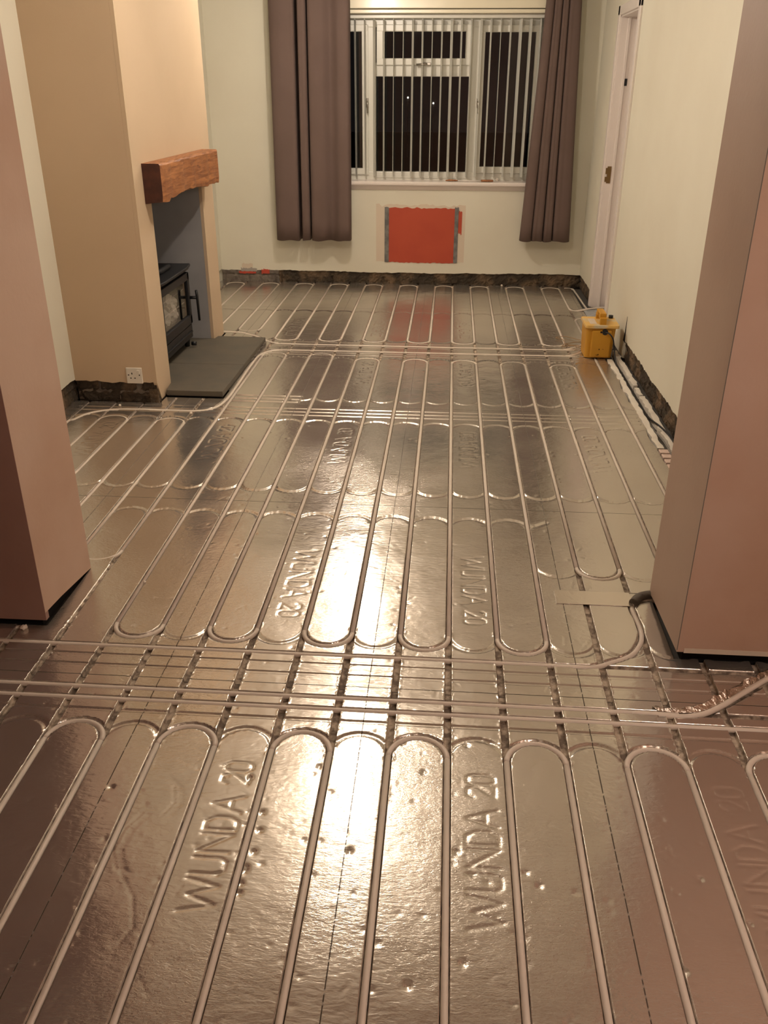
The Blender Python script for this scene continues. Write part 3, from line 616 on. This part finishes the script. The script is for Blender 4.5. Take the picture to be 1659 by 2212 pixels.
tube(bm, [(-.97, 7.662, .872), (.70, 7.662, .872)], .0009, 5); obj('bottom_chain', bm, 'vane', t)
# brush and odds lying on the sill
t = thing('paint_brush', (.07, 7.61, .842), 'brown-handled paint brush lying on the right of the window sill', 'brush')
obj('handle', T([(-.09, 7.63, .845), (-.06, 7.632, .848), (-.01, 7.635, .846), (.01, 7.635, .845)], [.004, .008, .007, .004], 8), 'wood', t)
obj('shaft', T([(.01, 7.635, .844), (.20, 7.64, .844)], .0045, 8), 'gloss', t)
obj('bristles', B((.20, 7.62, .839), (.30, 7.66, .853), .004), 'wood', t)
bm = bmesh.new(); blob(bm, (.335, 7.65, .853), .015, 2, .35, .8, 3); o = obj('cloth_scrap', bm, 'paper'); tag(o, 'small pale scrap on the sill right of the brush', 'scrap')

# ================================================================== CURTAINS
def curtain(name, lab, prof0, prof1, z0, z1):            # lists of (x, y) at the bottom and at the top
    bm = bmesh.new(); n = 14; rows = []
    for j in range(n+1):
        t_ = j/n; z = z0+(z1-z0)*t_; rows.append([bm.verts.new((a[0]*(1-t_)+b[0]*t_, a[1]*(1-t_)+b[1]*t_, z+(.004*math.sin(a[0]*40) if j == 0 else 0))) for a, b in zip(prof0, prof1)])
    for A_, B_ in zip(rows, rows[1:]):
        for k in range(len(A_)-1): bm.faces.new((A_[k], A_[k+1], B_[k+1], B_[k])).smooth = True
    o = obj(name, bm, 'curtain'); md = o.modifiers.new('thick', 'SOLIDIFY'); md.thickness = .004
    tag(o, lab, 'curtain'); return o
def folds(spec, n=10):                                    # spec: knots (x, y)
    return [(p[0], p[1]) for p in smoothpath([(a, b, 0) for a, b in spec], n)]
L0 = [(-1.492, 7.585), (-1.485, 7.515), (-1.42, 7.485), (-1.335, 7.49), (-1.302, 7.505), (-1.306, 7.60), (-1.29, 7.635), (-1.268, 7.60), (-1.268, 7.505), (-1.245, 7.49), (-1.212, 7.50), (-1.212, 7.585), (-1.202, 7.615), (-1.190, 7.585), (-1.188, 7.505), (-1.14, 7.488), (-1.08, 7.495), (-1.03, 7.53), (-1.00, 7.528), (-.95, 7.492), (-.89, 7.488), (-.872, 7.52), (-.872, 7.59)]
L1 = [(x*.985+.0, y) for x, y in L0]; L1[0] = (-1.482, 7.585)
curtain('curtain', 'left taupe curtain hanging beside the window, wider of the two', folds(L0), folds(L1), .373, 2.30)
R0 = [(.545, 7.58), (.540, 7.52), (.565, 7.49), (.622, 7.498), (.628, 7.58), (.634, 7.60), (.640, 7.50), (.672, 7.488), (.714, 7.498), (.720, 7.58), (.727, 7.60), (.733, 7.50), (.762, 7.488), (.792, 7.498), (.798, 7.58), (.805, 7.60), (.811, 7.50), (.86, 7.490), (.92, 7.495), (.940, 7.52), (.943, 7.585)]
xr = [.632+(x-.545)*(.868-.632)/(.943-.545) for x, y in R0]
R1 = [(a, y) for a, (x, y) in zip(xr, R0)]
curtain('curtain', 'right taupe curtain hanging in narrow pleats, flaring towards its hem', folds(R0), folds(R1), .392, 2.30)
t = thing('curtain_rail', (-.3, 7.56, 2.32), 'slim curtain rail above the window, carrying both curtains', 'curtain rail')
obj('pole', T([(-1.60, 7.55, 2.315), (1.0, 7.55, 2.315)], .012, 10), 'chrome', t)
for x in (-1.55, -.3, .96): obj('bracket', B((x-.01, 7.54, 2.30), (x+.01, YW+.002, 2.335), .003), 'chrome', t)

# ================================================================== FIREPLACE
sl_ = thing('hearth', (-1.5, 5.0, 0), 'grey stone hearth of two slabs in front of the stove', 'hearth')
obj('slab', PR([(-1.975, OY0+.006), (XB-.002, OY0+.006), (XB+.012, 4.472), (-1.247, 4.470), (-1.242, 4.985), (-1.975, 4.985)], 'z', .004, .036), 'slate', sl_)
obj('slab', PR([(-1.975, 4.988), (-1.242, 4.988), (-1.238, 5.625), (XB+.012, 5.635), (XB+.004, OY1-.006), (-1.975, OY1-.006)], 'z', .004, .036), 'slate', sl_)
obj('mortar_bed', PR([(-1.97, OY0+.01), (-1.58, OY0+.01), (-1.555, 4.50), (-1.275, 4.50), (-1.27, 5.60), (-1.555, 5.60), (-1.58, OY1-.01), (-1.97, OY1-.01)], 'z', -.026, .005), 'void', sl_)
for o in sl_.children:
    if o.name.startswith('slab'): md = o.modifiers.new('bev', 'BEVEL'); md.width = .003; md.segments = 2
# mantel beam: waney lower edge, slightly uneven top arris
bm = bmesh.new(); g = np.random.default_rng(3); n = 26; sec = []
for k in range(n+1):
    y = 4.505+(5.655-4.505)*k/n; u = k/n
    dip = .026*math.exp(-((u-.42)/.26)**2)+.004*g.normal()*.6
    wob = .003*math.sin(k*1.1)+.002*g.normal(); xf = -1.474+wob
    sec.append([(XB+.0005, 1.188), (xf-.006, 1.187+.003*math.sin(k*1.7)), (xf, 1.179+.004*g.normal()*.5), (xf+.001, 1.10), (xf+.001, 1.03+dip*.8), (xf-.002, 1.002+dip), (xf-.04, 1.0+dip*.6), (XB+.0005, .998)])
rows = [[bm.verts.new((x, 4.505+(5.655-4.505)*k/n, z)) for x, z in s_] for k, s_ in enumerate(sec)]
for a, b in zip(rows, rows[1:]):
    for j in range(8): bm.faces.new((a[j], a[(j+1) % 8], b[(j+1) % 8], b[j]))
f0 = bm.faces.new(rows[0][::-1]); bm.faces.new(rows[-1]); f0.material_index = 1
o = obj('mantel_beam', bm, ['wood', 'endgrain']); tag(o, 'chunky oak mantel beam with a wavy lower edge above the stove', 'mantel')
# wood-burning stove
st = thing('stove', (-1.83, 5.09, .037), 'black cast-iron wood-burning stove with a glass door on the hearth', 'stove')
sx0, sx1, sy0, sy1, sz0, sz1 = -1.955, -1.672, 4.755, 5.405, .085, .525
bm = bmesh.new(); tk = .02
box(bm, (sx0, sy0, sz0), (sx1, sy1, .20), .004); box(bm, (sx0, sy0, sz1-.03), (sx1, sy1, sz1), .003); box(bm, (sx0, sy0, .19), (sx0+tk, sy1, sz1-.02)); box(bm, (sx0, sy0, .19), (sx1, sy0+tk, sz1-.02), .003); box(bm, (sx0, sy1-tk, .19), (sx1, sy1, sz1-.02), .003)
obj('body', bm, 'black', st)
bm = bmesh.new(); prism(bm, [(sx0-.005, sy0-.015), (sx1+.03, sy0-.015), (sx1+.045, sy0+.1), (sx1+.045, sy1-.09), (sx1+.025, sy1+.03), (sx0-.005, sy1+.02)], 'z', sz1, sz1+.018); o = obj('top_plate', bm, 'black', st); md = o.modifiers.new('b', 'BEVEL'); md.width = .004
bm = bmesh.new(); y0, y1, z0, z1 = sy0+.03, sy1-.02, .185, sz1-.025
for a, b in (((sx1, y0, z0), (sx1+.024, y1, z0+.055)), ((sx1, y0, z1-.045), (sx1+.024, y1, z1)), ((sx1, y0, z0), (sx1+.024, y0+.06, z1)), ((sx1, y1-.034, z0), (sx1+.024, y1, z1))): box(bm, a, b, .004)
dd = obj('door', bm, 'black', st); obj('door_glass', B((sx1+.006, y0+.05, z0+.045), (sx1+.012, y1-.03, z1-.035)), 'glass', dd)
bm = bmesh.new(); cyl(bm, (sx1+.02, y1-.012, .345), 'x', .010, .045, 12); tube(bm, [(sx1+.066, y1-.010, .39), (sx1+.068, y1-.006, .345), (sx1+.069, y1-.004, .20)], [.0085, .0085, .0075], 10); obj('door_handle', bm, 'black', dd)
bm = bmesh.new(); box(bm, (sx1, sy0+.02, .095), (sx1+.018, sy1-.02, .178), .005); box(bm, (sx1+.01, sy0+.04, .130), (sx1+.026, sy1-.04, .140), .002); cyl(bm, (sx1+.015, sy1-.06, .06), 'x', .013, .03, 12); obj('ash_front', bm, 'black', st)
for x in (sx0+.03, sx1-.02):
    for y in (sy0+.04, sy1-.04): bm = bmesh.new(); cyl(bm, (x, y, .036), 'z', .016, .055, 12, .022); obj('leg', bm, 'black', st)
bm = bmesh.new(); cyl(bm, (-1.84, 5.08, sz1+.016), 'z', .066, .03, 28); cyl(bm, (-1.84, 5.08, sz1+.04), 'z', .06, .49, 28); obj('flue', bm, 'black', st)
bm = bmesh.new(); tube(bm, [(-1.72, 4.88, sz1+.034), (-1.72, 5.23, sz1+.034)], .0155, 12); o = obj('poker', bm, 'black'); tag(o, 'black rod lying on top of the stove', 'poker')
bm = bmesh.new()
for k, (x, y, z, r) in enumerate(((-1.765, 5.22, .275, .065), (-1.765, 5.10, .27, .06), (-1.76, 5.18, .355, .055), (-1.77, 5.30, .33, .045), (-1.78, 5.28, .26, .045))): blob(bm, (x, y, z), r, 3, .25, .9, k)
o = obj('crumpled_paper', bm, 'paper'); tag(o, 'crumpled pale paper behind the stove glass', 'paper')
# socket outlet
so = thing('socket_outlet', (-1.689, BY0, .146), 'white switched single socket low on the side of the fireplace breast', 'socket')
obj('faceplate', B((-1.732, BY0-.009, .103), (-1.646, BY0+.001, .189), .003), 'socket', so)
bm = bmesh.new(); box(bm, (-1.672, BY0-.013, .160), (-1.658, BY0-.008, .176), .001); obj('switch', bm, 'socket', so)
for x, z, a, b in ((-1.700, .158, .0025, .005), (-1.719, .150, .004, .0025), (-1.686, .133, .004, .0025), (-1.708, .133, .004, .0025), (-1.660, .150, .003, .003)): obj('pin_hole', B((x-a, BY0-.0096, z-b), (x+a, BY0-.0085, z+b)), 'void', so)


# ================================================================== YELLOW SITE TRANSFORMER
tr = thing('transformer', (.925, 5.50, 0), 'worn yellow portable site transformer with a carry handle, by the right wall', 'transformer')
def rounded(x0, x1, y0, y1, r, n=5):
    out = []
    for cx_, cy_, a0 in ((x1-r, y0+r, -90), (x1-r, y1-r, 0), (x0+r, y1-r, 90), (x0+r, y0+r, 180)):
        for k in range(n+1): a = math.radians(a0+90*k/n); out.append((cx_+r*math.cos(a), cy_+r*math.sin(a)))
    return out
bm = bmesh.new(); a = rounded(.832, .998, 5.425, 5.62, .022); b = rounded(.826, 1.010, 5.415, 5.63, .022)
va = [bm.verts.new((x, y, .004)) for x, y in a]; vb = [bm.verts.new((x, y, .196)) for x, y in b]; n = len(a)
for k in range(n): bm.faces.new((va[k], va[(k+1) % n], vb[(k+1) % n], vb[k]))
bm.faces.new(va[::-1]); bm.faces.new(vb); obj('body', bm, 'yellow', tr)
bm = bmesh.new(); box(bm, (.862, 5.402, .012), (.982, 5.43, .180), .007); obj('front_panel', bm, 'yellow', tr)
bm = bmesh.new(); prism(bm, rounded(.818, 1.026, 5.400, 5.640, .018), 'z', .194, .214); o = obj('lid', bm, 'yellowlid', tr); md = o.modifiers.new('b', 'BEVEL'); md.width = .004; md.segments = 2
bm = bmesh.new(); hz = [(5.42, .212), (5.445, .245), (5.485, .268), (5.545, .268), (5.585, .245), (5.605, .212)]
for (y0_, z0_), (y1_, z1_) in zip(hz, hz[1:]): box(bm, (.905, min(y0_, y1_)-.003, min(z0_, z1_)-.002), (.945, max(y0_, y1_)+.003, max(z0_, z1_)+.010), .004)
obj('carry_handle', bm, 'yellow', tr)
bm = bmesh.new(); cyl(bm, (1.0, 5.60, .213), 'z', .014, .02, 14); obj('reset_cap', bm, 'blackrub', tr)
bm = bmesh.new(); cyl(bm, (.940, 5.400, .172), 'y', .018, .012, 18); obj('cable_gland', bm, 'black', tr)
bm = bmesh.new(); cyl(bm, (.916, 5.3995, .172), 'y', .006, .008, 12); obj('fuse_hole', bm, 'void', tr)
for q in (((.912, 5.4005, .060), (.917, 5.4025, .068)), ((.898, 5.4005, .026), (.912, 5.4025, .029)), ((.909, 5.4005, .028), (.914, 5.4025, .034)), ((.935, 5.4005, .063), (.940, 5.4025, .066))): obj('scuff_mark', B(*q), 'void', tr)
bm = bmesh.new(); box(bm, (.850, 5.44, .2135), (.892, 5.58, .2148)); obj('worn_label', bm, 'scuff', tr)
for x in (.85, .98):
    for y in (5.45, 5.60): bm = bmesh.new(); cyl(bm, (x, y, -.001), 'z', .012, .006, 10); obj('rubber_foot', bm, 'blackrub', tr)
o = obj('power_cable', T(smoothpath([(.940, 5.396, .172), (.962, 5.375, .170), (.985, 5.36, .14), (.997, 5.35, .08), (1.004, 5.30, .02), (1.012, 5.20, -.001), (1.017, 5.05, -.004), (1.016, 4.80, -.004), (1.017, 4.55, -.004), (1.018, 4.35, -.002), (1.040, 4.18, .011), (1.058, 4.05, .012), (1.058, 3.90, .012), (1.05, 3.7, .012)], 8), .0045, 8), 'blackrub')
tag(o, 'black cable from the yellow transformer running along the right wall', 'cable')
o = obj('grey_cable', T(smoothpath([(1.012, 5.50, -.005), (1.008, 5.30, -.012), (1.010, 5.0, -.018), (1.012, 4.75, -.018), (1.012, 4.45, -.016), (1.014, 4.18, -.012), (1.018, 3.98, .005), (1.016, 3.6, .010)], 8), .004, 8), 'cablegrey')
tag(o, 'thin grey cable lying in the gap beside the right wall', 'cable')
o = obj('tan_cable', T(smoothpath([(.835, 5.62, .009), (.79, 5.68, .009), (.72, 5.66, .009), (.745, 5.74, .009), (.74, 5.84, .009), (.70, 5.88, .009), (.76, 5.92, .009), (.83, 5.86, .009), (.87, 5.80, .009), (.80, 5.76, .009), (.745, 5.72, .009), (.78, 5.70, .009), (.85, 5.68, .009)], 8), .0022, 6), 'cabletan')
tag(o, 'thin tan cable coiled loosely left of the yellow transformer', 'cable')
# foam strips along the right wall
def strip(x0, x1, y0, y1, z, name, lab, m='foam', seed=0, amp=.004):
    g = np.random.default_rng(seed); n = max(3, int((y1-y0)/.035)); L_ = [(x0+amp*g.normal(), y0+(y1-y0)*k/n) for k in range(n+1)]; R__ = [(x1+amp*g.normal()*.8, y1-(y1-y0)*k/n) for k in range(n+1)]
    o = obj(name, PR(L_+R__, 'z', -.025, z), m); return tag(o, lab, 'foam strip')
strip(.971, 1.002, 3.90, 5.40, .003, 'foam_strip', 'long white foam strip exposed along the edge of the silver floor at right', seed=1)
strip(1.034, 1.062, 4.86, 5.60, .006, 'foam_strip', 'white foam strip against the right brick base, nearest the transformer', seed=2)
strip(1.036, 1.060, 4.70, 4.83, .002, 'foam_strip', 'short white foam block between the two long wall strips', seed=3, amp=.003)
strip(1.034, 1.062, 3.6, 4.67, .006, 'foam_strip', 'long white foam strip against the right brick base, nearer the pier', seed=4)
for k, y in enumerate((3.84, 3.78, 3.72, 3.66, 3.60, 3.54)):
    o = obj('foam_offcut', B((.974, y, -.02), (1.028-.002*k, y+.045, .004), .003), 'pinkfoam'); tag(o, 'one of a row of pinkish foam offcuts at the right wall beside the pier', 'foam offcut', 'pinkish foam offcuts by the right pier')
# plastic sheet in the doorway
bm = bmesh.new(); g = np.random.default_rng(9); rows = []
for j in range(9):
    rows.append([bm.verts.new((1.0+.20*i/9, 6.25+.55*j/8, .0008+.003*g.random())) for i in range(10)])
for A_, B_ in zip(rows, rows[1:]):
    for k in range(9): bm.faces.new((A_[k], A_[k+1], B_[k+1], B_[k]))
o = obj('plastic_sheet', bm, 'sheet'); md = o.modifiers.new('s', 'SOLIDIFY'); md.thickness = .0015; tag(o, 'crumpled bluish plastic sheet on the floor of the doorway', 'plastic sheet')
# foam crumbs on the foil
for k, ((x, y), r, lab) in enumerate((((-1.325, 2.195), .010, 'pinkish foam crumb at the foot of the left pier'), ((-1.76, 4.29), .007, 'white foam crumb on the floor below the socket'), ((-1.35, 4.20), .007, 'yellowish foam crumb by the pipe in front of the hearth'),
                                     ((.42, 7.615), .009, 'white crumb against the brick below the window'), ((-1.04, 2.50), .005, 'small crumb on the foil right of the left pier'), ((.735, 2.215), .006, 'grey crumb in the dark gap under the right pier'))):
    bm = bmesh.new(); blob(bm, (x, y, r*.7), r, 2, .3, .8, k); o = obj('foam_crumb', bm, 'crumb'); tag(o, lab, 'crumb')
bm = bmesh.new(); g = np.random.default_rng(12)
for k in range(60): blob(bm, (-1.240+.006*g.random(), 5.18+.42*g.random(), .004+.006*g.random()), .004+.005*g.random(), 1, .5, .8, k)
o = obj('rubble', bm, 'mortar'); tag(o, 'crumbled mortar rubble along the far edge of the hearth', 'rubble', kind='stuff')

# ================================================================== LAMPS
for k, (p, pw, c) in enumerate(LAMPS):
    lab = ('round ceiling light nearest the window', 'round ceiling light in front of the fireplace', 'round ceiling light in the near room')[k]
    t = thing('ceiling_light', (p[0], p[1], ZC), lab, 'ceiling light', None)
    bm = bmesh.new(); cyl(bm, (p[0], p[1], ZC-.03), 'z', .07, .031, 24); obj('base', bm, 'gloss', t)
    bm = bmesh.new(); bmesh.ops.create_uvsphere(bm, u_segments=24, v_segments=12, radius=.055); bmesh.ops.translate(bm, verts=bm.verts, vec=(p[0], p[1], ZC-.05)); obj('lamp_glass', bm, 'glow', t, True)
    ld = bpy.data.lights.new('ceiling_lamp', 'POINT'); ld.energy = pw; ld.color = c; ld.shadow_soft_size = .045; lo = bpy.data.objects.new('ceiling_lamp', ld); C.objects.link(lo); lo.location = p
